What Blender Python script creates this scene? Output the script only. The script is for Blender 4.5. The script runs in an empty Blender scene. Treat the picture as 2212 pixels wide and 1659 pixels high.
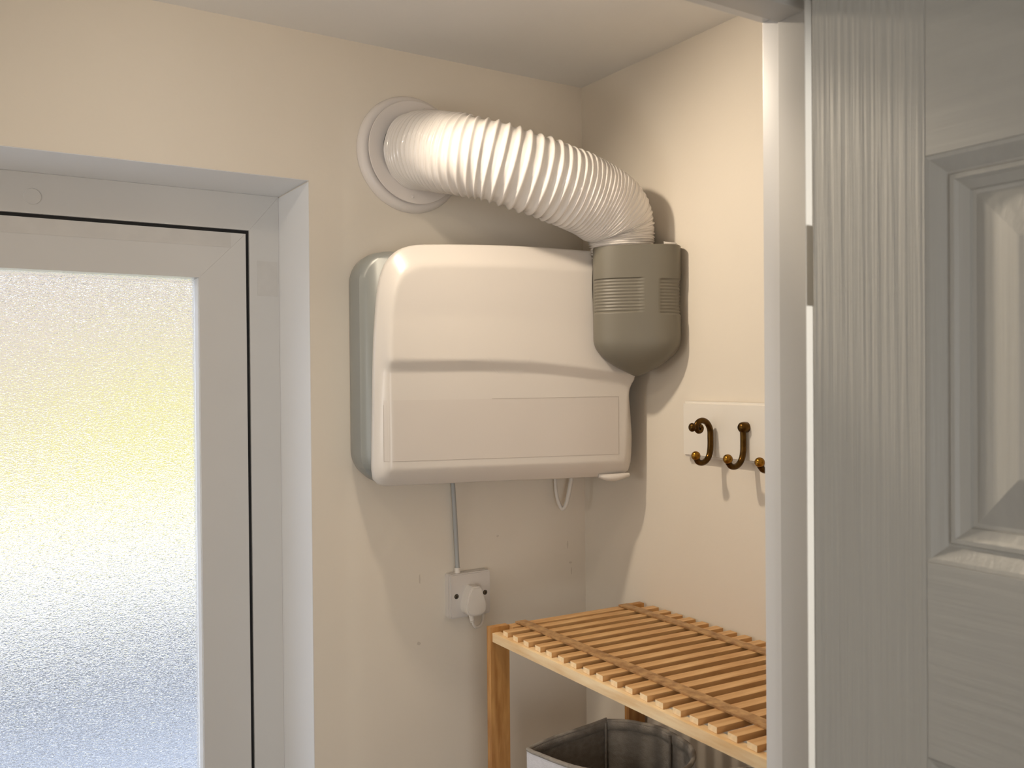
import bpy, bmesh, math, random
from mathutils import Vector, Matrix
random.seed(7)
SC = bpy.context.scene
COL = SC.collection

# ------------------------------------------------------------------ camera
EYE = 1.65
YAW, PITCH, ROLL = math.radians(32.2462), math.radians(-0.5379), math.radians(-0.484)
fw = Vector((math.sin(YAW) * math.cos(PITCH), math.cos(YAW) * math.cos(PITCH), math.sin(PITCH)))
r0 = Vector((math.cos(YAW), -math.sin(YAW), 0)); u0 = r0.cross(fw)
rt = r0 * math.cos(ROLL) + u0 * math.sin(ROLL); up = -r0 * math.sin(ROLL) + u0 * math.cos(ROLL)
cd = bpy.data.cameras.new('camera'); cam = bpy.data.objects.new('camera', cd); COL.objects.link(cam)
cam.matrix_world = Matrix(((rt.x, up.x, -fw.x, 0), (rt.y, up.y, -fw.y, 0), (rt.z, up.z, -fw.z, EYE), (0, 0, 0, 1)))
cd.sensor_width = 36; cd.lens = 1930.63 / 2212 * 36; cd.clip_start = 0.02
cd.dof.use_dof = True; cd.dof.focus_distance = 1.6; cd.dof.aperture_fstop = 10
SC.camera = cam

# ------------------------------------------------------------------ world, lights, exposure
SC.view_settings.view_transform = 'Standard'; SC.view_settings.look = 'None'
SC.view_settings.gamma = 1; SC.view_settings.use_curve_mapping = False
SC.view_settings.exposure = -0.12
SC.cycles.max_bounces = 8; SC.cycles.diffuse_bounces = 4; SC.cycles.glossy_bounces = 4
SC.cycles.use_adaptive_sampling = True; SC.cycles.adaptive_threshold = 0.06; SC.cycles.transmission_bounces = 8; SC.cycles.sample_clamp_indirect = 6
w = bpy.data.worlds.new('sky'); SC.world = w; w.use_nodes = True
bg = w.node_tree.nodes['Background']; bg.inputs[0].default_value = (0.80, 0.87, 1.0, 1); bg.inputs[1].default_value = 2.8

def lamp(name, kind, loc, target, energy, color, **kw):
    d = bpy.data.lights.new(name, kind); d.energy = energy; d.color = color
    for k, v in kw.items(): setattr(d, k, v)
    o = bpy.data.objects.new(name, d); COL.objects.link(o); o.location = loc
    o.rotation_euler = (Vector(target) - Vector(loc)).to_track_quat('-Z', 'Y').to_euler()
    return o
WARM = (1.0, 0.85, 0.67); SOFT = (1.0, 0.97, 0.94); DAY = (0.80, 0.89, 1.0)
lamp('sun', 'SUN', (-8, -4, 11), (0, 4, 0), 2.6, (1.0, 0.95, 0.88), angle=0.02)                       # garden sun
# ceiling spotlight bar, three heads
lamp('ceiling_spot', 'SPOT', (0.43, 1.19, 2.21), (1.12, 0.84, 1.36), 19, WARM, spot_size=2.1, spot_blend=0.85, shadow_soft_size=0.024)
lamp('ceiling_spot_b', 'SPOT', (0.00, 0.95, 2.21), (0.62, 1.50, 1.70), 3.0, WARM, spot_size=2.1, spot_blend=1.0, shadow_soft_size=0.03)
lamp('ceiling_spot_c', 'SPOT', (0.53, 1.10, 2.21), (0.655, 0.345, 1.66), 26, WARM, spot_size=0.36, spot_blend=0.7, shadow_soft_size=0.024)
lamp('room_fill_light', 'POINT', (-0.75, 1.0, 1.55), (0, 0, 0), 8.0, SOFT, shadow_soft_size=0.14)  # added fill light low on the left, no real fitting
lamp('hall_daylight', 'AREA', (-0.45, -1.7, 1.25), (0.6, 1.2, 1.3), 24, (0.98, 0.98, 0.98), shape='RECTANGLE', size=1.0, size_y=1.5)
lamp('added_gap_spot', 'SPOT', (0.80, -0.55, 1.72), (0.706, 0.577, 1.58), 80, (1.0, 0.97, 0.9), spot_size=0.8, spot_blend=0.5, shadow_soft_size=0.03)  # added behind the open door to brighten the stop's narrow edge

# ------------------------------------------------------------------ helpers
def lin(c):
    return tuple(((v / 255) / 12.92 if v / 255 <= 0.04045 else ((v / 255 + 0.055) / 1.055) ** 2.4) for v in c) + (1,)

def mat(name, rgb, rough=0.5, var=0.0, vscale=6, bump=0.0, bscale=60, stretch=(1, 1, 1), metal=0.0, coat=0.0, rgb2=None, sss=0.0, detail=4, spec=0.5, coord='Object'):
    m = bpy.data.materials.new(name); m.use_nodes = True
    nt = m.node_tree; b = nt.nodes['Principled BSDF']
    b.inputs['Base Color'].default_value = lin(rgb); b.inputs['Roughness'].default_value = rough
    b.inputs['Metallic'].default_value = metal; b.inputs['Coat Weight'].default_value = coat
    b.inputs['Specular IOR Level'].default_value = spec
    if sss: b.inputs['Subsurface Weight'].default_value = sss; b.inputs['Subsurface Scale'].default_value = 0.01
    tc = nt.nodes.new('ShaderNodeTexCoord'); mp = nt.nodes.new('ShaderNodeMapping')
    nt.links.new(tc.outputs[coord], mp.inputs[0]); mp.inputs['Scale'].default_value = stretch
    if var or rgb2:
        n = nt.nodes.new('ShaderNodeTexNoise'); n.inputs['Scale'].default_value = vscale; n.inputs['Detail'].default_value = detail
        nt.links.new(mp.outputs[0], n.inputs['Vector'])
        r = nt.nodes.new('ShaderNodeValToRGB'); c = lin(rgb)
        a = lin(rgb2) if rgb2 else tuple(x * (1 - var) for x in c[:3]) + (1,)
        z = c if rgb2 else tuple(min(1, x * (1 + var)) for x in c[:3]) + (1,)
        r.color_ramp.elements[0].position = 0.3; r.color_ramp.elements[0].color = a
        r.color_ramp.elements[1].position = 0.7; r.color_ramp.elements[1].color = z
        nt.links.new(n.outputs[0], r.inputs[0]); nt.links.new(r.outputs[0], b.inputs['Base Color'])
    if bump:
        n2 = nt.nodes.new('ShaderNodeTexNoise'); n2.inputs['Scale'].default_value = bscale; n2.inputs['Detail'].default_value = detail
        nt.links.new(mp.outputs[0], n2.inputs['Vector'])
        bp = nt.nodes.new('ShaderNodeBump'); bp.inputs['Strength'].default_value = 1.0; bp.inputs['Distance'].default_value = bump
        nt.links.new(n2.outputs[0], bp.inputs['Height']); nt.links.new(bp.outputs[0], b.inputs['Normal'])
    return m

M = {}
M['wall'] = mat('cream_wall_paint', (226, 217, 203), 0.75, 0.02, 3, 0.0006, 35)
M['ceil'] = mat('white_ceiling_paint', (234, 232, 229), 0.85, 0.015, 2, 0.0004, 40)
M['chip'] = mat('scuffed_paint', (206, 196, 182), 0.8, 0.04, 80)
M['reveal'] = mat('white_reveal_paint', (236, 236, 236), 0.6, 0.01, 4)
M['trim'] = mat('white_gloss_trim', (212, 210, 208), 0.35, 0.015, 5)
M['stop'] = mat('greyer_white_trim', (184, 181, 176), 0.4, 0.015, 5)  # stop toned greyer than the lining to set the two apart
M['upvc'] = mat('white_upvc', (208, 206, 203), 0.28, 0.012, 5)
M['film'] = mat('film_residue', (203, 200, 196), 0.4, 0.03, 40)
M['black'] = mat('black_rubber', (14, 12, 13), 0.6)
M['floor'] = mat('grey_floor_tile', (150, 145, 138), 0.5, 0.05, 4)
M['appl'] = mat('white_appliance_plastic', (212, 205, 197), 0.3, 0.01, 3, coat=0.08)
M['panel'] = mat('white_clear_film', (208, 200, 192), 0.3, 0.012, 6)
M['edge'] = mat('film_edge_line', (182, 172, 162), 0.5)
M['silver'] = mat('silver_grey_plastic', (144, 146, 142), 0.32, 0.01, 5, metal=0.15)
M['grey'] = mat('grey_green_plastic', (116, 111, 99), 0.42, 0.015, 12)
M['hose'] = mat('white_hose_plastic', (232, 226, 220), 0.2, 0.0, coat=0.2)
M['vent'] = mat('white_vent_plastic', (226, 219, 214), 0.35, 0.01, 8)
M['dark'] = mat('dark_gap', (40, 33, 28), 0.9)
M['socket'] = mat('white_socket_plastic', (214, 208, 202), 0.35, 0.01, 8)
M['plug'] = mat('white_plug_plastic', (226, 220, 212), 0.4)
M['screw'] = mat('tarnished_screw', (95, 85, 70), 0.4, 0.1, 300, metal=0.8)
M['cable'] = mat('grey_conduit', (168, 169, 168), 0.4)
M['wcable'] = mat('white_cable', (220, 214, 206), 0.4)
M['board'] = mat('white_painted_wood', (230, 224, 214), 0.45, 0.01, 6)
M['brass'] = mat('aged_brass', (86, 62, 28), 0.3, 0.25, 90, metal=1.0)
M['knob'] = mat('polished_brass', (150, 108, 40), 0.25, 0.15, 60, metal=1.0)
M['fabric'] = mat('grey_linen', (150, 143, 134), 0.95, 0.14, 90, 0.0008, 500, stretch=(1, 1, 1.6))
M['fabric_out'] = mat('pale_grey_canvas', (214, 212, 216), 0.95, 0.05, 160, 0.0006, 600)
M['fabric_b'] = mat('beige_canvas', (176, 167, 155), 0.95, 0.05, 160, 0.0006, 600)
M['wood'] = mat('oiled_pine', (222, 180, 126), 0.5, 0, 9, 0.0003, 30, stretch=(1.2, 9, 9), rgb2=(188, 138, 84), detail=8)
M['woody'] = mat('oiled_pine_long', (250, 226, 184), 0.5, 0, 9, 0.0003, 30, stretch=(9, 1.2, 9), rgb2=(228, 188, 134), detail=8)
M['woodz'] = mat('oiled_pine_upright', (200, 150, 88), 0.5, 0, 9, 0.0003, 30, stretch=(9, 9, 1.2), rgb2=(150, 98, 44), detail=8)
M['woodend'] = mat('pale_end_grain', (246, 220, 178), 0.6, 0.06, 200)
M['strap'] = mat('worn_pine_batten', (196, 156, 106), 0.55, 0, 14, 0.0003, 40, stretch=(6, 5, 6), rgb2=(138, 98, 58), detail=8)
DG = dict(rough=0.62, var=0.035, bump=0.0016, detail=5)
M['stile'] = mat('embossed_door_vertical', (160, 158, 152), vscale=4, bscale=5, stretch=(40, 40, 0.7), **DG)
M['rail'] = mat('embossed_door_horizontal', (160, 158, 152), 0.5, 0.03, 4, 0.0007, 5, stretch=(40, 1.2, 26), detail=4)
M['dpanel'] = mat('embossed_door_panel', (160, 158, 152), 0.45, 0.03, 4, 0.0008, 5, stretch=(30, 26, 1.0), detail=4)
M['steel'] = mat('painted_hinge', (205, 203, 196), 0.4, metal=0.2)
M['grass'] = mat('sunny_leaves', (172, 165, 100), 0.9, 0.25, 3)
M['paving'] = mat('pale_paving', (232, 230, 226), 0.9, 0.05, 1)
M['slate'] = mat('grey_paving', (84, 85, 87), 0.9, 0.06, 1.5)
M['bluepav'] = mat('blue_grey_paving', (134, 140, 150), 0.9, 0.05, 1.5)
M['render'] = mat('beige_render', (176, 164, 155), 0.9, 0.03, 1)

gm = bpy.data.materials.new('obscured_glass'); gm.use_nodes = True
nt = gm.node_tree; b = nt.nodes['Principled BSDF']
b.inputs['Transmission Weight'].default_value = 1; b.inputs['IOR'].default_value = 1.3
b.inputs['Roughness'].default_value = 0.10; b.inputs['Base Color'].default_value = (0.985, 0.985, 0.985, 1)
tc = nt.nodes.new('ShaderNodeTexCoord'); mp = nt.nodes.new('ShaderNodeMapping'); mp.inputs['Rotation'].default_value = (0, math.radians(-25), 0)
mp.inputs['Scale'].default_value = (220, 220, 460)
n1 = nt.nodes.new('ShaderNodeTexNoise'); n1.inputs['Scale'].default_value = 1.0; n1.inputs['Detail'].default_value = 1.5; n1.inputs['Distortion'].default_value = 0.8
bp = nt.nodes.new('ShaderNodeBump'); bp.inputs['Distance'].default_value = 0.0011; bp.inputs['Strength'].default_value = 1
nt.links.new(tc.outputs['Object'], mp.inputs[0]); nt.links.new(mp.outputs[0], n1.inputs['Vector'])
nt.links.new(n1.outputs[0], bp.inputs['Height']); nt.links.new(bp.outputs[0], b.inputs['Normal'])
M['glass'] = gm

def mesh_obj(name, verts, faces, m, parent=None, smooth=False, auto=None):
    me = bpy.data.meshes.new(name); me.from_pydata([tuple(v) for v in verts], [], faces); me.update()
    bm = bmesh.new(); bm.from_mesh(me); bmesh.ops.recalc_face_normals(bm, faces=bm.faces[:]); bm.to_mesh(me); bm.free()
    return link(name, me, m, parent, smooth, auto)

def link(name, me, m, parent=None, smooth=False, auto=None):
    if m and not me.materials: me.materials.append(M[m])
    if smooth or auto:
        for p in me.polygons: p.use_smooth = True
        if auto: me.set_sharp_from_angle(angle=math.radians(auto))
    o = bpy.data.objects.new(name, me); COL.objects.link(o)
    if parent:
        o.parent = parent; o.location = -wloc(parent)
    return o

def wloc(o):
    v = o.location.copy(); p = o.parent
    while p: v += p.location; p = p.parent
    return v

def empty(name, loc):
    o = bpy.data.objects.new(name, None); COL.objects.link(o); o.location = loc; o.empty_display_size = 0.05
    return o

def tag(o, label, cat=None, kind=None, group=None):
    o['label'] = label
    if cat: o['category'] = cat
    if kind: o['kind'] = kind
    if group: o['group'] = group
    return o

def struct(o):
    o['kind'] = 'structure'; return o

def bm_box(bm, x0, x1, y0, y1, z0, z1):
    vs = [bm.verts.new(p) for p in ((x0, y0, z0), (x1, y0, z0), (x1, y1, z0), (x0, y1, z0), (x0, y0, z1), (x1, y0, z1), (x1, y1, z1), (x0, y1, z1))]
    for f in ((0, 3, 2, 1), (4, 5, 6, 7), (0, 1, 5, 4), (1, 2, 6, 5), (2, 3, 7, 6), (3, 0, 4, 7)):
        bm.faces.new([vs[i] for i in f])

def box(name, x0, x1, y0, y1, z0, z1, m, parent=None, bevel=0.0, seg=2):
    bm = bmesh.new(); bm_box(bm, x0, x1, y0, y1, z0, z1)
    if bevel: bmesh.ops.bevel(bm, geom=bm.edges[:], offset=bevel, segments=seg, affect='EDGES', profile=0.7)
    me = bpy.data.meshes.new(name); bm.to_mesh(me); bm.free()
    return link(name, me, m, parent, auto=35 if bevel else None)

def boxes(name, lst, m, parent=None):
    bm = bmesh.new()
    for b_ in lst: bm_box(bm, *b_)
    me = bpy.data.meshes.new(name); bm.to_mesh(me); bm.free()
    return link(name, me, m, parent)

def spline(pts, n):
    P = [Vector(p) for p in pts]; P = [P[0] * 2 - P[1]] + P + [P[-1] * 2 - P[-2]]; out = []
    k = len(P) - 3
    for i in range(n + 1):
        t = i / n * k; j = min(int(t), k - 1); t -= j; a, b_, c, d = P[j:j + 4]
        out.append(0.5 * ((2 * b_) + (c - a) * t + (2 * a - 5 * b_ + 4 * c - d) * t * t + (3 * b_ - a - 3 * c + d) * t ** 3))
    return out

def frames(path):
    T = []
    for i in range(len(path)):
        T.append((path[min(i + 1, len(path) - 1)] - path[max(i - 1, 0)]).normalized())
    n = T[0].orthogonal().normalized(); N = []
    for t in T:
        n = (n - t * n.dot(t)).normalized(); N.append(n)
    return T, N

def tube(name, path, rad, m, parent=None, seg=20, cap=True):
    T, N = frames(path); verts = []; faces = []
    for i, p in enumerate(path):
        r = rad(i / (len(path) - 1)) if callable(rad) else rad
        B = T[i].cross(N[i])
        for j in range(seg):
            a = 2 * math.pi * j / seg; verts.append(p + (N[i] * math.cos(a) + B * math.sin(a)) * r)
    for i in range(len(path) - 1):
        for j in range(seg):
            k = (j + 1) % seg; faces.append((i * seg + j, i * seg + k, (i + 1) * seg + k, (i + 1) * seg + j))
    if cap: faces.append(tuple(range(seg))); faces.append(tuple(range((len(path) - 1) * seg, len(path) * seg)))
    return mesh_obj(name, verts, faces, m, parent, auto=50)

def lathe_y(name, prof, c, m, parent=None, seg=96, close=False):
    """profile of (radius, y) turned about an axis along y through c=(x, z)"""
    verts = []; faces = []; n = len(prof)
    for j in range(seg):
        a = 2 * math.pi * j / seg
        for r, y in prof: verts.append((c[0] + r * math.cos(a), y, c[1] + r * math.sin(a)))
    for j in range(seg):
        k = (j + 1) % seg
        for i in range(n if close else n - 1):
            i2 = (i + 1) % n; faces.append((j * n + i, k * n + i, k * n + i2, j * n + i2))
    return mesh_obj(name, verts, faces, m, parent, auto=40)

def sphere(name, c, r, m, parent=None, sc=(1, 1, 1)):
    bm = bmesh.new(); bmesh.ops.create_uvsphere(bm, u_segments=20, v_segments=12, radius=1)
    for v in bm.verts: v.co = Vector((c[0] + v.co.x * r * sc[0], c[1] + v.co.y * r * sc[1], c[2] + v.co.z * r * sc[2]))
    me = bpy.data.meshes.new(name); bm.to_mesh(me); bm.free()
    return link(name, me, m, parent, smooth=True)

def prism_y(name, pts, y0, y1, m, parent=None, bevel=0.0, seg=3):
    """polygon in (x, z) extruded from y0 (room side) to y1"""
    bm = bmesh.new(); a = [bm.verts.new((x, y0, z)) for x, z in pts]; b_ = [bm.verts.new((x, y1, z)) for x, z in pts]
    fr = bm.faces.new(a); bm.faces.new(b_[::-1]); n = len(pts)
    for i in range(n): bm.faces.new((a[i], b_[i], b_[(i + 1) % n], a[(i + 1) % n]))
    bmesh.ops.recalc_face_normals(bm, faces=bm.faces[:])
    if bevel: bmesh.ops.bevel(bm, geom=list(fr.edges), offset=bevel, segments=seg, affect='EDGES')
    me = bpy.data.meshes.new(name); bm.to_mesh(me); bm.free()
    return link(name, me, m, parent, auto=40)

# ------------------------------------------------------------------ room shell
XR, YB, ZC = 1.124, 1.5, 2.248          # right wall, back wall, ceiling
RX0, RX1, RZ = -0.42, 0.533, 1.992      # back-door reveal
XL = -1.2
WB = struct(boxes('wall_back', [(XL - .1, RX0, YB, 1.76, 0, 2.5), (RX1, XR + .1, YB, 1.76, 0, 2.5), (RX0, RX1, YB, 1.76, RZ, 2.5)], 'wall'))
WR = struct(box('wall_right', XR, XR + .1, .541, YB, 0, 2.5, 'wall'))
struct(box('wall_left', XL - .1, XL, .541, YB, 0, 2.5, 'wall'))
struct(box('ceiling', XL - .1, XR + .1, .541, 1.76, ZC, ZC + .1, 'ceil'))
struct(box('floor', XL - .1, XR + .1, -1.8, 1.76, -.1, 0, 'floor'))
# small chips and scuffs in the paint
rc = random.Random(3)
for x, z, a, h in ((.7390, 1.272, .0022, .012), (.7360, 1.152, .0045, .0045), (1.0790, 1.300, .0020, .009), (1.0860, 1.262, .0045, .003), (1.0880, 1.244, .0016, .008), (.9100, 1.335, .003, .003)):
    prism_y('paint_chip', [(x + a * rc.uniform(.6, 1.1) * math.cos(k * 1.047), z + h * rc.uniform(.6, 1.1) * math.sin(k * 1.047)) for k in range(6)], YB - .0002, YB + .001, 'chip', WB)
# hall the photograph is taken from
OX0, OX1, OZ = -0.09, 0.712, 2.010
struct(boxes('wall_front', [(XL - .1, OX0 - .03, .545, .637, 0, 2.5), (OX1 + .03, XR, .545, .637, 0, 2.5), (OX0 - .03, OX1 + .03, .545, .637, OZ + .03, 2.5)], 'wall'))
struct(boxes('wall_hall', [(XL - .1, XL, -1.8, .545, 0, 2.5), (XR, XR + .1, -1.8, .541, 0, 2.5), (XL - .1, XR + .1, -1.9, -1.8, 0, 2.5)], 'wall'))
struct(box('ceiling_hall', XL - .1, XR + .1, -1.9, .541, 2.4, 2.5, 'ceil'))
# white plastered reveal around the back door
struct(boxes('trim_1', [(RX1 - .001, RX1 - .0002, YB + .0002, 1.70, 0, RZ - .003), (RX0 + .0002, RX0 + .001, YB + .0002, 1.70, 0, RZ - .003), (RX0 + .0002, RX1 - .0002, YB + .0002, 1.70, RZ - .001, RZ - .0002)], 'reveal'))

# ------------------------------------------------------------------ glazed back door
door = struct(empty('door_1', (.06, 1.69, 0)))
FY = 1.665
fo = (RX0 + .0012, RX1 - .0012, 0.02, RZ - .0012)               # outer frame
mid = (RX0 + RX1) / 2
gx1, gz1 = 0.4758, 1.9235
gx0 = 2 * mid - gx1
sx1, sz1 = 0.4690, 1.9165
sx0 = 2 * mid - sx1
px1, pz1 = 0.3845, 1.8315
px0 = 2 * mid - px1
pzb = 0.25
def mitre_ring(tag_, outer, inner, y0, y1, m, g=0.00004):
    (ox0, ox1, oz0, oz1), (ix0, ix1, iz0, iz1) = outer, inner
    prism_y(tag_ + '_head', [(ox0 + g, oz1), (ox1 - g, oz1), (ix1 - g, iz1), (ix0 + g, iz1)], y0, y1, m, door, .0003, 1)
    prism_y(tag_ + '_jamb' if tag_ == 'frame' else tag_ + '_stile', [(ox1, oz1 - g), (ox1, oz0), (ix1, iz0), (ix1, iz1 - g)], y0, y1, m, door, .0003, 1)
    prism_y(tag_ + '_jamb' if tag_ == 'frame' else tag_ + '_stile', [(ox0, oz1 - g), (ix0, iz1 - g), (ix0, iz0), (ox0, oz0)], y0, y1, m, door, .0003, 1)
    prism_y(tag_ + '_sill' if tag_ == 'frame' else tag_ + '_rail', [(ox0 + g, oz0), (ix0 + g, iz0), (ix1 - g, iz0), (ox1 - g, oz0)], y0, y1, m, door, .0003, 1)
mitre_ring('frame', fo, (gx0, gx1, .07, gz1), FY, 1.73, 'upvc')
mitre_ring('sash', (sx0, sx1, .075, sz1), (px0, px1, pzb, pz1), FY - .002, 1.72, 'upvc')
prism_y('seal', [(gx0 - .004, gz1 + .004), (gx1 + .004, gz1 + .004), (gx1 + .004, .06), (sx1 - .006, .06), (sx1 - .006, sz1 - .006), (sx0 + .006, sz1 - .006), (sx0 + .006, .06), (gx0 - .004, .06)], FY + .006, 1.725, 'black', door)['label'] = 'black rubber seal'
prism_y('glazing_bead', [(px1 - .0012, pz1 - .001), (px1 + .003, pz1 - .001), (px1 + .003, pzb), (px1 - .0012, pzb)], FY + .004, 1.70, 'reveal', door)
box('film_strip', px0 - .05, .4419, FY - .0026, FY - .0019, 1.8895, sz1 - .0015, 'film', door)
box('film_patch', .4905, RX1 - .0045, FY - .0005, FY + .0003, 1.803, 1.868, 'film', door)
lathe_y('screw_cap', [(.0001, FY - .0013), (.0125, FY - .0013), (.0135, FY - .0004), (.0135, FY + .002)], (.1209, 1.9516), 'upvc', door, 32)
g = box('glass_pane', px0 - .006, px1 + .006, 1.690, 1.694, pzb - .006, pz1 + .006, 'glass', door); g['label'] = 'obscured glass'

# ------------------------------------------------------------------ garden outside
struct(box('ground_bounce', -14, 14, 1.8, 3.3, -.35, -.13, 'paving'))  # unseen near ground, raised and pale to bounce daylight into the reveal
struct(box('ground_paving', -14, 14, 3.3, 5.0, -.35, -.15, 'bluepav'))
struct(box('ground_slate', -14, 14, 5.0, 7.9, -.35, -.15, 'slate'))
struct(box('ground_patio', -14, 14, 7.9, 11.5, -.35, -.15, 'paving'))
struct(box('ground_lawn', -14, 14, 11.5, 24, -.35, -.15, 'grass'))
hv = []; hf = []; nx, nz = 40, 8
for i in range(nx + 1):
    for j in range(nz + 1):
        x = -9 + 17 * i / nx; a = math.pi * j / nz
        k = 1 + .14 * math.sin(i * 1.7 + j) + .08 * math.sin(i * .63 * j)
        hv.append((x, 14.6 - 1.0 * k * math.cos(a), -.15 + 1.75 * k * math.sin(a) * (0.75 + .25 * math.sin(i * .5))))
for i in range(nx):
    for j in range(nz):
        q = i * (nz + 1) + j; hf.append((q, q + 1, q + nz + 2, q + nz + 1))
tag(mesh_obj('hedge', hv, hf, 'grass', smooth=True), 'yellow-green hedge blurred behind the obscured glass door', 'hedge')
bld = tag(empty('neighbour_house', (0, 22, -.15)), 'pale beige house wall blurred behind the obscured glass', 'building')
box('wall', -12, 12, 21, 27, -.15, 5.2, 'render', bld)
prism = mesh_obj('roof', [(-12.4, 20.6, 5.2), (12.4, 20.6, 5.2), (12.4, 27.4, 5.2), (-12.4, 27.4, 5.2), (-12.4, 24, 7.6), (12.4, 24, 7.6)], [(0, 1, 5, 4), (2, 3, 4, 5), (0, 4, 3), (1, 2, 5), (0, 3, 2, 1)], 'slate', bld)

# ------------------------------------------------------------------ doorway lining and open panel door on the right
dl = struct(empty('trim_2', (OX1, .59, 0)))
box('jamb', OX1, OX1 + .028, .541, .641, 0, OZ + .028, 'trim', dl, .0015)
box('jamb', OX0 - .028, OX0, .541, .641, 0, OZ + .028, 'trim', dl, .0015)
box('head', OX0, OX1, .541, .641, OZ, OZ + .028, 'trim', dl, .0015)
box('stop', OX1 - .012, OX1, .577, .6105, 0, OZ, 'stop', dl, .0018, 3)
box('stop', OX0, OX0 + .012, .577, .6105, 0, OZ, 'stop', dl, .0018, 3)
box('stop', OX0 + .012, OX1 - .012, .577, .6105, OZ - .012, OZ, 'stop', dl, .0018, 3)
for z0 in (1.715, .9, .18):
    h = box('hinge', OX1 - .0012, OX1, .541, .5765, z0, z0 + .075, 'steel', dl, .0004); h['label'] = 'painted butt hinge'
    kn = tube('knuckle', [Vector((.7082, .5375, z0)), Vector((.7082, .5375, z0 + .075))], .0042, 'steel', h, 16); kn.location = (0, 0, 0)
box('architrave', OX1 + .006, OX1 + .064, .524, .541, 0, OZ + .07, 'trim', dl, .004)
box('architrave', OX0 - .064, OX0 - .006, .524, .541, 0, OZ + .07, 'trim', dl, .004)
box('architrave', OX0 - .006, OX1 + .006, .524, .541, OZ + .012, OZ + .07, 'trim', dl, .004)

DX, DT = 0.6555, 0.048
DY1 = 0.5330; DY0 = DY1 - .762
d2 = struct(empty('door_2', (DX + DT / 2, DY1, 0.006)))
zs = [(1.4998, 1.820), (.72, 1.343), (.23, .60)]
ys = [(.2060, .4241), (-.1190, .1010)]
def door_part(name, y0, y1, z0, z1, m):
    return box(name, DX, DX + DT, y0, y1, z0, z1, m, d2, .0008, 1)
TOPZ = 2.006
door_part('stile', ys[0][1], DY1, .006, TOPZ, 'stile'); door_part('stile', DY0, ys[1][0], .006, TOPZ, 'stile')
for a, c in ((zs[0][1], TOPZ), (zs[1][1], zs[0][0]), (zs[2][1], zs[1][0]), (.006, zs[2][0])):
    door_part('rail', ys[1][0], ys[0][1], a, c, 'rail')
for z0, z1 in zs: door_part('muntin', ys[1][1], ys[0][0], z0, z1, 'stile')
prof = [(0, .0002), (.003, .0012), (.0135, .0085), (.0150, .0088), (.0165, .0066), (.0200, .0064), (.0225, .0088), (.0290, .0125), (.0300, .0145), (.0330, .0150), (.0700, .0030), (.0715, .0027)]
for y0, y1 in ys:
    for z0, z1 in zs:
        vs = []; fs = []
        for d, x in prof:
            vs += [(DX + x, y1 - d, z0 + d), (DX + x, y1 - d, z1 - d), (DX + x, y0 + d, z1 - d), (DX + x, y0 + d, z0 + d)]
        n = len(prof)
        for i in range(n - 1):
            for j in range(4): fs.append((i * 4 + j, i * 4 + (j + 1) % 4, i * 4 + 4 + (j + 1) % 4, i * 4 + 4 + j))
        fs.append((n * 4 - 4, n * 4 - 3, n * 4 - 2, n * 4 - 1))
        o = len(vs); vs += [(DX + DT, y1, z0), (DX + DT, y1, z1), (DX + DT, y0, z1), (DX + DT, y0, z0)]
        fs.append((o, o + 1, o + 2, o + 3))
        for j in range(4): fs.append((j, (j + 1) % 4, o + (j + 1) % 4, o + j))
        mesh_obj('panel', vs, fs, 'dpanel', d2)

# ------------------------------------------------------------------ wall vent ring
VC = (.729, 2.059)
vt = tag(empty('vent_ring', (VC[0], YB, VC[1])), 'round white vent collar on the back wall where the ribbed hose enters', 'vent')
prof = [(.078, 1.4995)] + [(.0925 - .0145 * math.cos(math.pi * i / 12), 1.4995 - .013 * math.sin(math.pi * i / 12)) for i in range(13)] + [(.107, 1.4995)]
lathe_y('trim_ring', prof, VC, 'vent', vt)
lathe_y('opening', [(.081, 1.4993), (.0002, 1.4993)], VC, 'dark', vt)['label'] = 'dark gap behind the flange'
lathe_y('flange', [(.066, 1.479), (.0935, 1.478), (.0938, 1.4765), (.0930, 1.4752), (.066, 1.4752)], VC, 'vent', vt, close=True)
lathe_y('collar', [(.0662, 1.476), (.0662, 1.499)], VC, 'vent', vt)
for a in (78, 264):
    x = VC[0] + .0815 * math.cos(math.radians(a)); z = VC[1] + .0815 * math.sin(math.radians(a))
    lathe_y('screw', [(.0001, 1.4732), (.0022, 1.4735), (.0030, 1.4745), (.0030, 1.477)], (x, z), 'vent', vt, 16)

# ------------------------------------------------------------------ ribbed hose
hp = [(.7285, 1.4730, 2.0595), (.7340, 1.425, 2.0520), (.7590, 1.375, 2.0375), (.7975, 1.342, 2.0265), (.8480, 1.318, 2.0105), (.9120, 1.300, 1.9920), (.9760, 1.290, 1.9720), (1.0250, 1.285, 1.9490), (1.0500, 1.288, 1.9190), (1.0570, 1.290, 1.872)]
fine = spline(hp, 1200)
L = [0]
for i in range(1, len(fine)): L.append(L[-1] + (fine[i] - fine[i - 1]).length)
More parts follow.
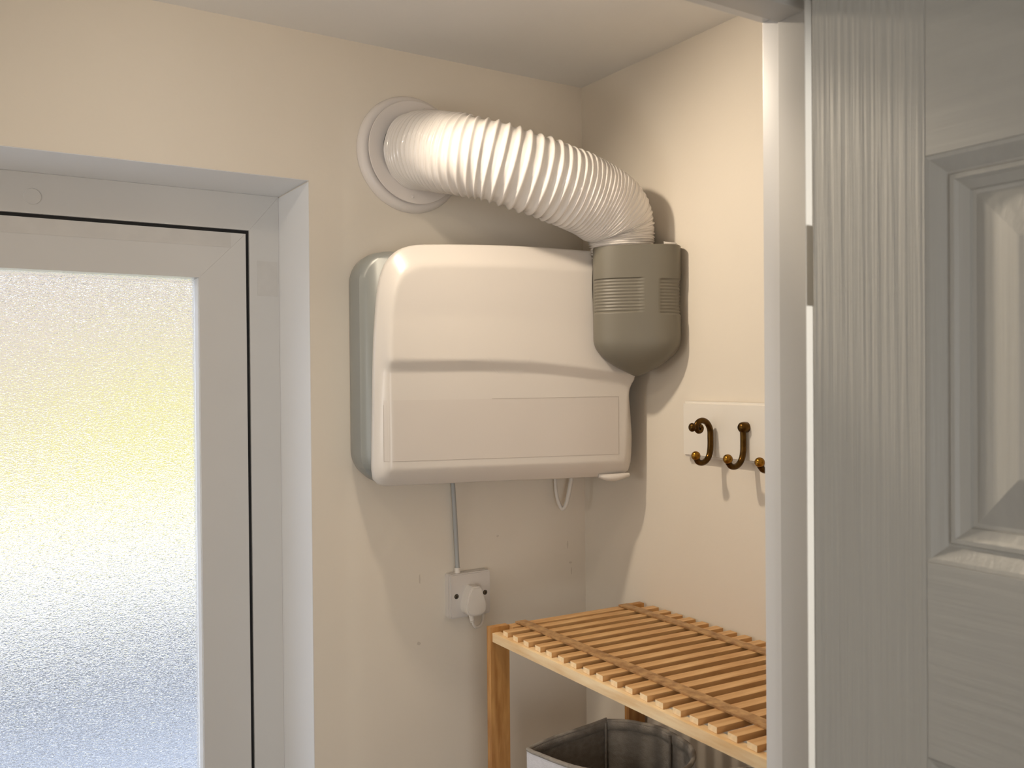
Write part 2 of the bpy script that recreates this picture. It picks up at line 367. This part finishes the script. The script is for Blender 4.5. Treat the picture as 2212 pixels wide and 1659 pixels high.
# rib pitch: squeezed at both ends, stretched in the middle
pos = [0.0]
while pos[-1] < L[-1]:
    t = pos[-1] / L[-1]
    pitch = .0065 + .0125 * math.exp(-((t - .43) / .20) ** 2)
    if t > .74: pitch = .0062
    pos.append(pos[-1] + pitch)
pos = [p * L[-1] / pos[-1] for p in pos]
def at(s):
    import bisect
    i = min(max(bisect.bisect_left(L, s), 1), len(L) - 1); k = (s - L[i - 1]) / max(1e-9, L[i] - L[i - 1])
    return fine[i - 1].lerp(fine[i], k)
SUB = 10; ss = []
for i in range(len(pos) - 1):
    for k in range(SUB): ss.append((pos[i] + (pos[i + 1] - pos[i]) * k / SUB, k, pos[i + 1] - pos[i]))
ss.append((L[-1], 0, .006))
path = [at(s[0]) for s in ss]; T, N = frames(path)
SEG = 72; hv = []; hf = []
for i, p in enumerate(path):
    t = ss[i][0] / L[-1]; k = ss[i][1]; pit = ss[i][2]
    base = .0700 + .0012 * math.sin(t * math.pi) - .0130 * max(0, (t - .80) / .20) ** 1.3
    ph = k / SUB; rib = (abs(math.cos(math.pi * ph))) ** 5.0            # sharp ridge at each pitch
    amp = .0044 * min(1, pit / .014) ** 1.4 + .0006
    B = T[i].cross(N[i])
    for j in range(SEG):
        a = 2 * math.pi * j / SEG
        wob = .0006 * math.sin(3 * a + t * 40) + .0005 * math.sin(7 * a - t * 61)
        r = base - amp * (1 - rib) + wob
        # crumple of the tight bend near the outlet
        if t > .8: r += .0016 * math.sin(5 * a + i * .9) * (t - .8) / .2
        tilt = T[i] * (.0022 * math.sin(a + 1.0) * (1 if t > .2 else t / .2))
        hv.append(p + (N[i] * math.cos(a) + B * math.sin(a)) * r + tilt)
for i in range(len(path) - 1):
    for j in range(SEG):
        k = (j + 1) % SEG; hf.append((i * SEG + j, i * SEG + k, (i + 1) * SEG + k, (i + 1) * SEG + j))
tag(mesh_obj('ribbed_hose', hv, hf, 'hose', smooth=True), 'white ribbed flexible hose bending from wall vent to grey connector', 'hose')

# ------------------------------------------------------------------ wall-mounted unit
unit = tag(empty('wall_mounted_unit', (.86, YB, 1.46)), 'white rounded wall-mounted unit with grey duct connector at its corner', 'appliance')
TH = math.radians(12.3); OO = Vector((.62, 1.42, 0)); AA = Vector((math.cos(TH), -math.sin(TH), 0)); NN = Vector((-math.sin(TH), -math.cos(TH), 0))
def loc(a, z, h): return OO + AA * a + NN * h + Vector((0, 0, z))
# outline (a, z, bevel width)
ol = [(.0127, 1.4618, .032), (.0007, 1.4656, .03), (-.0072, 1.4747, .03), (-.0094, 1.4907, .030), (-.0092, 1.5184, .030), (-.0077, 1.5818, .028), (-.0063, 1.6452, .026), (-.0041, 1.7086, .026), (.0006, 1.772, .026), (.0058, 1.8117, .030), (.0149, 1.8398, .036), (.0288, 1.8594, .042), (.0476, 1.8721, .044), (.0739, 1.8788, .044), (.1409, 1.8824, .044), (.2274, 1.8844, .044), (.3172, 1.8839, .044), (.4076, 1.8812, .044),
      (.4050, 1.8650, .004), (.4010, 1.8450, .004), (.3996, 1.8113, .004), (.4019, 1.7519, .004), (.4062, 1.7137, .004), (.4173, 1.6899, .004), (.4380, 1.6727, .004), (.4618, 1.6589, .004), (.4878, 1.6475, .004), (.4819, 1.6337, .006), (.4800, 1.6147, .012), (.4855, 1.5357, .022), (.4830, 1.4843, .024), (.4776, 1.4685, .026), (.4640, 1.4606, .030), (.3785, 1.459, .032), (.2413, 1.4604, .032), (.1115, 1.4609, .032)]
def dens(pts, n):
    m = len(pts); out = []
    for i in range(m):
        p0, p1, p2, p3 = [Vector(pts[(i + k - 1) % m]) for k in range(4)]
        corner = i in (17, 26) ; corner2 = (i + 1) % m in (17, 26)
        k = max(2, int((p2 - p1).length / n))
        for q in range(k):
            t = q / k
            if (p2 - p1).length > .02 and not (corner or corner2):
                m1 = (p2 - p0) / 2; m2 = (p3 - p1) / 2
                s = (p2 - p1).length
                m1 = m1.normalized() * min(m1.length, s); m2 = m2.normalized() * min(m2.length, s)
                out.append(p1 * (2 * t**3 - 3 * t * t + 1) + m1 * (t**3 - 2 * t * t + t) + p2 * (-2 * t**3 + 3 * t * t) + m2 * (t**3 - t * t))
            else: out.append(p1.lerp(p2, t))
    return out
OLD = dens(ol, .006)
C0 = Vector((.235, 1.632))
HB = .028
def smooth(t): t = max(0, min(1, t)); return t * t * (3 - 2 * t)
def edge_t(a, z):
    best = 9
    p = Vector((a, z))
    for i in range(len(OLD)):
        q0 = OLD[i]; q1 = OLD[(i + 1) % len(OLD)]
        e = (q1 - q0).xy; l2 = e.length_squared
        k = 0 if l2 == 0 else max(0, min(1, (p - q0.xy).dot(e) / l2))
        d = (p - (q0.xy + e * k)).length / max(.003, (q0.z * (1 - k) + q1.z * k))
        if d < best: best = d
    return best
def band(a):      # lower edge of the crease across the cover
    return 1.6583 - .0260 * smooth((a - .14) / .36) * ((a - .1) / .36 if a > .1 else 0)
def height(a, z):
    t = min(1, edge_t(a, z))
    if t < .1: h = .38 * math.sqrt(max(0, 1 - (1 - t / .1) ** 2))
    else: h = .38 + .62 * (1 - (1 - (t - .1) / .9) ** 1.45)
    zb = band(a); s = max(0, min(1, (z - zb) / .0195))
    up_ = max(0, 1 - max(0, z - zb - .02) / .075)
    return HB * h + (.0085 * s * (0.30 + .70 * up_) ) * smooth((t - .35) / .65)
NR = 64; cv = []; cf = []; n = len(OLD)
fr = [1 - (1 - i / NR) ** 1.0 for i in range(NR + 1)]
for q in OLD: cv.append(loc(q.x + (.003 if q.x < .2 else -.003), q.y + (.003 if q.y < 1.66 else -.003), -.012))
for q in OLD: cv.append(loc(q.x, q.y, -.001))
for i in range(NR):
    f = i / NR
    for q in OLD:
        p = q.xy.lerp(C0, f ** 1.25); cv.append(loc(p.x, p.y, height(p.x, p.y)))
cv.append(loc(C0.x, C0.y, height(C0.x, C0.y)))
for i in range(NR + 1):
    for j in range(n): k = (j + 1) % n; cf.append((i * n + j, i * n + k, (i + 1) * n + k, (i + 1) * n + j))
for j in range(n): cf.append(((NR + 1) * n + j, (NR + 1) * n + (j + 1) % n, (NR + 2) * n))
cover = mesh_obj('cover', cv, cf, 'appl', unit, auto=60)
# thin clear film panel on the lower half
from mathutils.bvhtree import BVHTree
cbvh = BVHTree.FromPolygons([tuple(v) for v in cv], cf)
pv = []; pf = []; gx, gz = 90, 30
for i in range(gx + 1):
    for j in range(gz + 1):
        a = .008 + .440 * i / gx; z = 1.5060 + (1.6095 - 1.5060) * j / gz - .0035 * (i / gx) * (1 - j / gz)
        hit = cbvh.ray_cast(loc(a, z, .2), -NN); pv.append((hit[0] if hit[0] else loc(a, z, height(a, z))) + NN * .0001)
for i in range(gx):
    for j in range(gz): q = i * (gz + 1) + j; pf.append((q, q + 1, q + gz + 2, q + gz + 1))
fp = mesh_obj('front_film', pv, pf, 'panel', unit, smooth=True)
# hairline edges of the film
def film_pt(a, z):
    hit = cbvh.ray_cast(loc(a, z, .2), -NN); return (hit[0] if hit[0] else loc(a, z, height(a, z))) + NN * .0003
def zrow(a, t): i = (a - .008) / .44; return 1.5060 + .1035 * t - .0035 * i * (1 - t)
for pts in ([(.2 + .248 * k / 40, 1) for k in range(41)], [(.448, 1 - k / 14) for k in range(15)], [(.448 - .44 * k / 60, 0) for k in range(61)], [(.008, k / 14) for k in range(14)]):
    ev = []; ef = []
    for a, t in pts:
        z = zrow(a, t)
        if t in (0, 1) and len(pts) > 20: ev += [film_pt(a, z - .0004), film_pt(a, z + .0004)]
        else: ev += [film_pt(a - .0004, z), film_pt(a + .0004, z)]
    for k in range(len(pts) - 1): ef.append((2 * k, 2 * k + 1, 2 * k + 3, 2 * k + 2))
    fe = mesh_obj('film_edge', ev, ef, 'edge', fp, smooth=True); fe.location = (0, 0, 0)
# silver body behind the cover
def rrect(x0, x1, z0, z1, rl, rr, n=10):
    out = []
    for cx_, cz_, a0, r in ((x1 - rr, z1 - rr, 0, rr), (x0 + rl, z1 - rl, 90, rl), (x0 + rl, z0 + rl, 180, rl), (x1 - rr, z0 + rr, 270, rr)):
        for i in range(n + 1):
            a = math.radians(a0 + 90 * i / n); out.append((cx_ + r * math.cos(a), cz_ + r * math.sin(a)))
    return out
bv = []; bf = []
secs = [(1.4995, .606, 1.078, 1.476, 1.862, .05, .02), (1.487, .6000, 1.082, 1.467, 1.868, .054, .02), (1.465, .5975, 1.085, 1.4625, 1.870, .056, .02), (1.440, .5995, 1.086, 1.4625, 1.869, .056, .02), (None, .6085, 1.080, 1.470, 1.864, .054, .02)]
for y, x0, x1, z0, z1, rl, rr in secs:
    for x, z in rrect(x0, x1, z0, z1, rl, rr):
        lim = 1.42 - (x - .62) * math.tan(TH) + .010
        if y is None: yy = lim
        else:
            f = (1.4995 - y) / (1.4995 - 1.424); yy = 1.4995 - f * (1.4995 - lim) if lim < 1.424 else max(y, lim)
        # leave the upper right free for the duct connector
        bv.append((x, yy, z))
m = len(bv) // len(secs)
for i in range(len(secs) - 1):
    for j in range(m): k = (j + 1) % m; bf.append((i * m + j, i * m + k, (i + 1) * m + k, (i + 1) * m + j))
bf.append(tuple(range(m))); bf.append(tuple(range((len(secs) - 1) * m, len(secs) * m)))
bo = mesh_obj('body', bv, bf, 'silver', unit, auto=45); bo['label'] = 'silver-grey rear body'
# small rounded lip under the right end
lv = []
lip = tube('lip', spline([(1.020, 1.318, 1.4625), (1.045, 1.309, 1.4585), (1.078, 1.300, 1.4625)], 16), lambda t: .0035 + .0040 * math.sin(math.pi * t), 'appl', unit, 16)

# grey duct connector: upright pod with two ribbed grips and a pointed bowl
CC = Vector((1.0610, 1.2540)); PW, PF, PB = .0790, .0440, .0950; ZT, ZS, ZB = 1.8805, 1.7160, 1.6470
PT = Vector((.735, -.678)); PFW = Vector((-.678, -.735))
def pod(th, k, inset):       # th = 0 faces the room, positive to the right
    n_ = 2.8; c, s_ = math.cos(th), math.sin(th)
    x = math.copysign(abs(s_) ** (2 / n_), s_) * (PW * k - inset)
    y = math.copysign(abs(c) ** (2 / n_), c) * ((PF if c > 0 else PB) * k - inset)
    p = CC + PT * x + PFW * y
    p.x = min(p.x, 1.1195)
    return p
def pod_k(z):
    if z >= ZS: return 1
    t = (ZS - z) / (ZS - ZB); return max(0, 1 - t ** 2.1) ** .9
zl = []
z = ZB
rows = [ZB + (ZS - ZB) * (1 - math.cos(math.pi / 2 * i / 26)) for i in range(26)] + [ZS + (ZT - ZS) * i / 150 for i in range(151)]
SEGC = 150; gv = []; gf = []
def grip(th, z):
    d = math.copysign(abs(math.sin(th)) ** (2 / 2.8), th); e = 0
    if math.cos(th) < 0: d = math.copysign(1.2, d)
    for lo, hi, zt, zb_ in ((-.97, .13, 1.8225, 1.7600), (.55, 1.3, 1.8200, 1.7560)):
        if lo < d < hi and zb_ < z < zt:
            fa = min(1, (d - lo) / .02, (hi - d) / .02); fz = min(1, (zt - z) / .0012, (z - zb_) / .0030)
            ridge = .5 + .5 * math.cos(2 * math.pi * (z - zb_) / .00575)
            e = max(e, fa * fz * (.0026 - .0012 * ridge))
    return e
for zz in rows:
    k = pod_k(zz)
    for j in range(SEGC):
        a = 2 * math.pi * j / SEGC - math.pi
        p = pod(a, k, grip(a, zz) + (.0012 if zz > ZT - .001 else 0))
        gv.append((p.x, p.y, zz))
nr = len(rows)
for i in range(nr - 1):
    for j in range(SEGC): q = (j + 1) % SEGC; gf.append((i * SEGC + j, i * SEGC + q, (i + 1) * SEGC + q, (i + 1) * SEGC + j))
gf.append(tuple(range(SEGC)))
# top lid with an opening for the hose
o = len(gv)
for j in range(SEGC):
    p = pod(2 * math.pi * j / SEGC - math.pi, 1, .006); gv.append((p.x, p.y, ZT + .0006))
for j in range(SEGC):
    p = pod(2 * math.pi * j / SEGC - math.pi, 1, .006); gv.append((p.x, p.y, ZT - .03))
for j in range(SEGC):
    q = (j + 1) % SEGC
    gf.append(((nr - 1) * SEGC + j, (nr - 1) * SEGC + q, o + q, o + j)); gf.append((o + j, o + q, o + SEGC + q, o + SEGC + j))
gf.append(tuple(range(o + SEGC, o + 2 * SEGC)))
cn = mesh_obj('duct_connector', gv, gf, 'grey', unit, auto=42); cn['label'] = 'grey duct connector with ribbed grips'
nb = box('connector_neck', 1.008, 1.112, 1.275, 1.400, 1.715, 1.868, 'grey', unit, .012, 4)
# scrap of white tape on the connector's rim
tv = [(1.076, 1.196, 1.8815), (1.098, 1.190, 1.8835), (1.112, 1.196, 1.8805), (1.117, 1.206, 1.8795), (1.110, 1.210, 1.8820), (1.094, 1.206, 1.8860), (1.082, 1.204, 1.8870)]
ts = mesh_obj('tape_scrap', tv, [tuple(range(7))], 'vent', cn); sm = ts.modifiers.new('thick', 'SOLIDIFY'); sm.thickness = .0015; ts.location = (0, 0, 0); ts['label'] = 'torn white tape scrap'

# ------------------------------------------------------------------ cables, socket, plug
tag(tube('conduit_cable', spline([(.8030, 1.488, 1.466), (.8047, 1.488, 1.445), (.8085, 1.490, 1.400), (.8120, 1.492, 1.354), (.8145, 1.491, 1.287), (.8145, 1.491, 1.278)], 40), .0042, 'cable', None, 16), 'straight grey cable running from the white unit down to the wall socket', 'cable')
tag(tube('looped_cable', spline([(1.036, 1.480, 1.470), (1.0355, 1.480, 1.430), (1.0370, 1.476, 1.402), (1.0420, 1.468, 1.3815), (1.0475, 1.462, 1.388), (1.0535, 1.46, 1.410), (1.0590, 1.458, 1.440), (1.062, 1.456, 1.470)], 48), lambda t: .0032 + .0016 * t, 'wcable', None, 14), 'short white cable loop hanging under the right end of the unit', 'cable')
sk = tag(empty('wall_socket', (.837, YB, 1.19)), 'square white wall socket box on the back wall below the unit', 'socket')
def rr(x0, x1, z0, z1, r): return rrect(x0, x1, z0, z1, r, r, 6)
prism_y('back_box', rr(.7925, .8815, 1.1920, 1.2765, .004), 1.4865, 1.4998, 'socket', sk, .001, 2)
prism_y('face_plate', rr(.7930, .8810, 1.1925, 1.2760, .005), 1.4800, 1.4864, 'socket', sk, .0022, 4)
for x, z in ((.8060, 1.2342), (.8684, 1.2337)):
    s_ = lathe_y('screw', [(.0001, 1.4792), (.0026, 1.4792), (.0034, 1.4796), (.0034, 1.4815)], (x, z), 'screw', sk, 20)
    lathe_y('screw_well', [(.0036, 1.4795), (.0047, 1.4798), (.0047, 1.4805)], (x, z), 'dark', sk, 20)
    box('slot', x - .0004, x + .0004, 1.4786, 1.4793, z - .0026, z + .0026, 'dark', s_)
tube('cable_gland', [Vector((.8143, 1.491, 1.2762)), Vector((.8143, 1.491, 1.2860))], .0058, 'plug', sk, 18)
pg = tag(empty('mains_plug', (.838, 1.47, 1.20)), 'white three-pin plug with a curled cord pushed into the socket', 'plug')
pl = [(.8246, 1.2515), (.8300, 1.2555), (.8440, 1.2545), (.8485, 1.2500), (.8535, 1.2350), (.8590, 1.2190), (.8575, 1.2090), (.8530, 1.2025), (.8460, 1.1995), (.8250, 1.2005), (.8175, 1.2050), (.8140, 1.2130), (.8140, 1.2230), (.8185, 1.2385)]
pl = [(x, z - .002) for x, z in pl]
prism_y('plug_body', [((x - .8365) * 1.0 + .8365, z) for x, z in pl], 1.4560, 1.4798, 'plug', pg, .003, 4)
cordp = spline([(.8300, 1.466, 1.2000), (.8312, 1.466, 1.1900), (.8345, 1.466, 1.1800), (.8410, 1.468, 1.1735), (.8530, 1.472, 1.1745), (.8620, 1.478, 1.1830), (.8660, 1.485, 1.1925), (.8670, 1.491, 1.2050)], 40)
tube('cord', cordp, .0027, 'wcable', pg, 14)
tube('cord_grip', [Vector((.8298, 1.466, 1.2000)), Vector((.8306, 1.466, 1.1935)), Vector((.8313, 1.466, 1.1885))], lambda t: .0052 - .0012 * t, 'plug', pg, 16)
tube('cord_grip', [Vector((.8314, 1.466, 1.1880)), Vector((.8320, 1.466, 1.1862))], .0048, 'plug', pg, 16)

# ------------------------------------------------------------------ hook rack on the right wall
hk = tag(empty('hook_rack', (1.115, 1.0, 1.55)), 'white board with brass hooks on the right wall', 'hook rack')
bm = bmesh.new(); bm_box(bm, 1.106, 1.1238, .70, 1.186, 1.5040, 1.6020)
bmesh.ops.bevel(bm, geom=bm.edges[:], offset=.004, segments=3, affect='EDGES'); me = bpy.data.meshes.new('board'); bm.to_mesh(me); bm.free()
link('board', me, 'board', hk, auto=35)
def lathe_x(name, prof, c, m, parent, seg=24):
    verts = []; faces = []; n = len(prof)
    for j in range(seg):
        a = 2 * math.pi * j / seg
        for r, x in prof: verts.append((x, c[0] + r * math.cos(a), c[1] + r * math.sin(a)))
    for j in range(seg):
        k = (j + 1) % seg
        for i in range(n - 1): faces.append((j * n + i, k * n + i, k * n + i + 1, j * n + i + 1))
    return mesh_obj(name, verts, faces, m, parent, auto=50)
def hook(y, scroll):
    if scroll:
        p = [(1.0700, 1.5600), (1.0735, 1.5625), (1.0765, 1.5590), (1.0740, 1.5540), (1.0680, 1.5535), (1.0640, 1.5585), (1.0650, 1.5650), (1.0710, 1.5700), (1.0800, 1.5710), (1.0890, 1.5665), (1.0955, 1.5560), (1.0965, 1.5400), (1.0960, 1.5230), (1.0930, 1.5110), (1.0860, 1.5030), (1.0765, 1.5000), (1.0680, 1.5020), (1.0635, 1.5080)]
        shank = tube('hook', spline([(x, y, z) for x, z in p], 110), lambda t: .0030 + .0022 * min(1, t / .45), 'brass', hk, 16)
        b0 = sphere('ball_end', (1.0625, y, 1.5125), .0078, 'knob', shank, (1, 1, 1)); b0.location = (0, 0, 0)
        kn = sphere('front_knob', (1.0555, y + .001, 1.5605), .0072, 'brass', shank, (.75, 1, 1.05)); kn.location = (0, 0, 0)
        st = tube('stem', [Vector((1.0590, y, 1.5602)), Vector((1.0670, y, 1.5602))], .0030, 'brass', shank, 12); st.location = (0, 0, 0)
    else:
        p = [(1.0980, 1.5560), (1.0985, 1.5450), (1.0985, 1.5330), (1.0980, 1.5220), (1.0950, 1.5110), (1.0880, 1.5025), (1.0790, 1.4990), (1.0700, 1.5005), (1.0640, 1.5065)]
        shank = tube('hook', spline([(x, y, z) for x, z in p], 80), .0050, 'brass', hk, 16)
        b0 = sphere('ball_end', (1.0630, y, 1.5122), .0080, 'knob', shank); b0.location = (0, 0, 0)
        rs = lathe_x('rosette', [(.0001, 1.0900), (.0050, 1.0905), (.0085, 1.0945), (.0092, 1.1000), (.0088, 1.1062)], (y, 1.5620), 'brass', shank); rs.location = (0, 0, 0)
hook(1.1064, True); hook(1.034, False); hook(.987 - .02, False)
hook(.895, False)

# ------------------------------------------------------------------ slatted wooden rack
rk = tag(empty('slatted_rack', (.95, 1.0, 0)), 'oiled pine rack with a slatted top below the hooks', 'shelf rack')
SH = -.058                                     # the rack stands slightly racked
def sk_y(x): return SH * (x - .797)
ST, SB = 1.2144, 1.2058
bm = bmesh.new(); bm_box(bm, 0, .322, -.0085, .0085, -.0086, 0)
bmesh.ops.bevel(bm, geom=bm.edges[:], offset=.0004, segments=1, affect='EDGES')
sm_ = bpy.data.meshes.new('slat'); bm.to_mesh(sm_); bm.free(); sm_.materials.append(M['wood']); sm_.materials.append(M['woodend'])
for p in sm_.polygons: p.material_index = 1 if abs(p.normal.x) > .9 else 0
for tz in (ST, .640):
    for k in range(-9, 11):
        o = bpy.data.objects.new('slat', sm_); COL.objects.link(o); o.parent = rk
        o.location = Vector((.797 + random.uniform(-.0008, .0008), .9576 + .0085 + .0325 * k + random.uniform(-.0006, .0006), tz)) - rk.location
        o.rotation_euler = (0, 0, math.atan(SH) + random.uniform(-.004, .004))
def skbox(name, x0, x1, y0, y1, z0, z1, m, bev=.001):
    ob = box(name, x0, x1, y0, y1, z0, z1, m, rk, bev)
    for v in ob.data.vertices: v.co.y += sk_y(v.co.x)
    return ob
for tz in (ST, .640):
    d = tz - ST
    skbox('side_rail', .790, .806, .668, 1.3225, 1.1900 + d, SB + d, 'woody')
    skbox('side_rail', 1.102, 1.118, .668, 1.3225, 1.1900 + d, SB + d, 'woody')
    skbox('end_rail', .8245, 1.0790, 1.3120, 1.3330, 1.1930 + d, ST + d - .001, 'wood')
    skbox('end_rail', .8245, 1.0790, .650, .664, 1.1930 + d, ST + d - .001, 'wood')
    skbox('batten', .8400, .8610, .668, 1.3300, ST + d + .0002, ST + d + .0030, 'strap', .0006)
    skbox('batten', 1.0620, 1.0820, .668, 1.3300, ST + d + .0002, ST + d + .0030, 'strap', .0006)
for x0 in (.787, 1.0795):
    skbox('leg', x0, x0 + .037, 1.3230, 1.3365, 0.0, ST + .0005, 'woodz')
    skbox('leg', x0, x0 + .037, .650, .6635, 0.0, ST + .0005, 'woodz')

# ------------------------------------------------------------------ fabric baskets
def catm(pts, n):
    out = []; m = len(pts)
    for i in range(m):
        a, b_, c, d = [Vector(pts[(i + k - 1) % m]) for k in range(4)]
        for q in range(n):
            t = q / n; out.append(0.5 * ((2 * b_) + (c - a) * t + (2 * a - 5 * b_ + 4 * c - d) * t * t + (3 * b_ - a - 3 * c + d) * t ** 3))
    return out
def basket(name, rim, ztop, zbot, mi, mo, label, wav):
    e = tag(empty(name, (sum(p[0] for p in rim) / len(rim), sum(p[1] for p in rim) / len(rim), zbot)), label, 'basket', group='fabric baskets under the rack')
    R_ = catm(rim, 8); c = Vector((e.location.x, e.location.y)); n = len(R_)
    def layer(nm, off, zs_, m, th):
        vs = []; fs = []
        for i, (z, s) in enumerate(zs_):
            for j, q in enumerate(R_):
                d = (q - c); ln = d.length
                p = c + d * ((ln + off) / ln) * s
                vs.append((p.x, p.y, z + wav * math.sin(j * .55) * (1 if i == 0 else .3)))
        for i in range(len(zs_) - 1):
            for j in range(n): k = (j + 1) % n; fs.append((i * n + j, i * n + k, (i + 1) * n + k, (i + 1) * n + j))
        fs.append(tuple(range((len(zs_) - 1) * n, len(zs_) * n)))
        return mesh_obj(nm, vs, fs, m, e, auto=60)
    zz = [ztop - .0005, ztop - .014, ztop - .0145] + [ztop - (ztop - zbot) * t for t in (.15, .35, .6, .85, 1)]
    layer('lining', -.0035, [(z, 1 - .00 * i) for i, z in enumerate(zz)][:-1] + [(zbot + .006, .93)], mi, 0)
    layer('outer_fabric', .0015, [(ztop - .002, 1), (ztop - .02, 1.0), (ztop - .15, .99), (zbot + .03, .95), (zbot, .93)], mo, 0)
    vs = []; fs = []; K = 10
    for j, q in enumerate(R_):
        d = (q - c).normalized()
        for k in range(K):
            a = 2 * math.pi * k / K; p = q + d * (-.001 + .0042 * math.cos(a)); vs.append((p.x, p.y, ztop + wav * math.sin(j * .55) + .0036 * math.sin(a)))
    for j in range(n):
        for k in range(K): fs.append((j * K + k, ((j + 1) % n) * K + k, ((j + 1) % n) * K + (k + 1) % K, j * K + (k + 1) % K))
    mesh_obj('rim', vs, fs, mi, e, smooth=True)
    # folded hem inside
    vs = []; fs = []
    for j, q in enumerate(R_):
        d = (q - c).normalized()
        for o_, z in ((-.0042, ztop), (-.0058, ztop - .002), (-.0060, ztop - .0135), (-.0040, ztop - .015)): p = q + d * o_; vs.append((p.x, p.y, z + wav * math.sin(j * .55)))
    for j in range(n):
        for k in range(3): fs.append((j * 4 + k, ((j + 1) % n) * 4 + k, ((j + 1) % n) * 4 + k + 1, j * 4 + k + 1))
    mesh_obj('hem', vs, fs, mi, e, auto=60)
    return e, c
rimA = [(.806, 1.222), (.818, 1.243), (.900, 1.256), (.987, 1.266), (.994, 1.262), (1.030, 1.225), (1.047, 1.185), (1.045, 1.120), (1.020, 1.070), (.965, 1.036), (.900, 1.050), (.835, 1.130)]
ba, c = basket('laundry_basket', rimA, 1.030, .650, 'fabric', 'fabric_out', 'grey-lined fabric basket with pale outside under the rack, beside the left leg', .0006)
for q in ((.9895, 1.2655), (1.0465, 1.150)):
    d = (Vector(q) - c).normalized(); p = Vector(q) - d * .006
    tube('seam', [Vector((p.x, p.y, 1.029)), Vector((p.x, p.y, .95)), Vector((p.x - d.x * .012, p.y - d.y * .012, .70))], .0024, 'fabric', ba, 8)
rimB = [(.900, .960), (.930, .995), (.985, 1.018), (1.045, 1.010), (1.082, .975), (1.088, .900), (1.070, .800), (1.000, .760), (.920, .780), (.890, .860)]
basket('laundry_basket', rimB, 1.022, .650, 'fabric_b', 'fabric_b', 'beige fabric basket whose rim just shows under the rack at the door jamb', .0004)
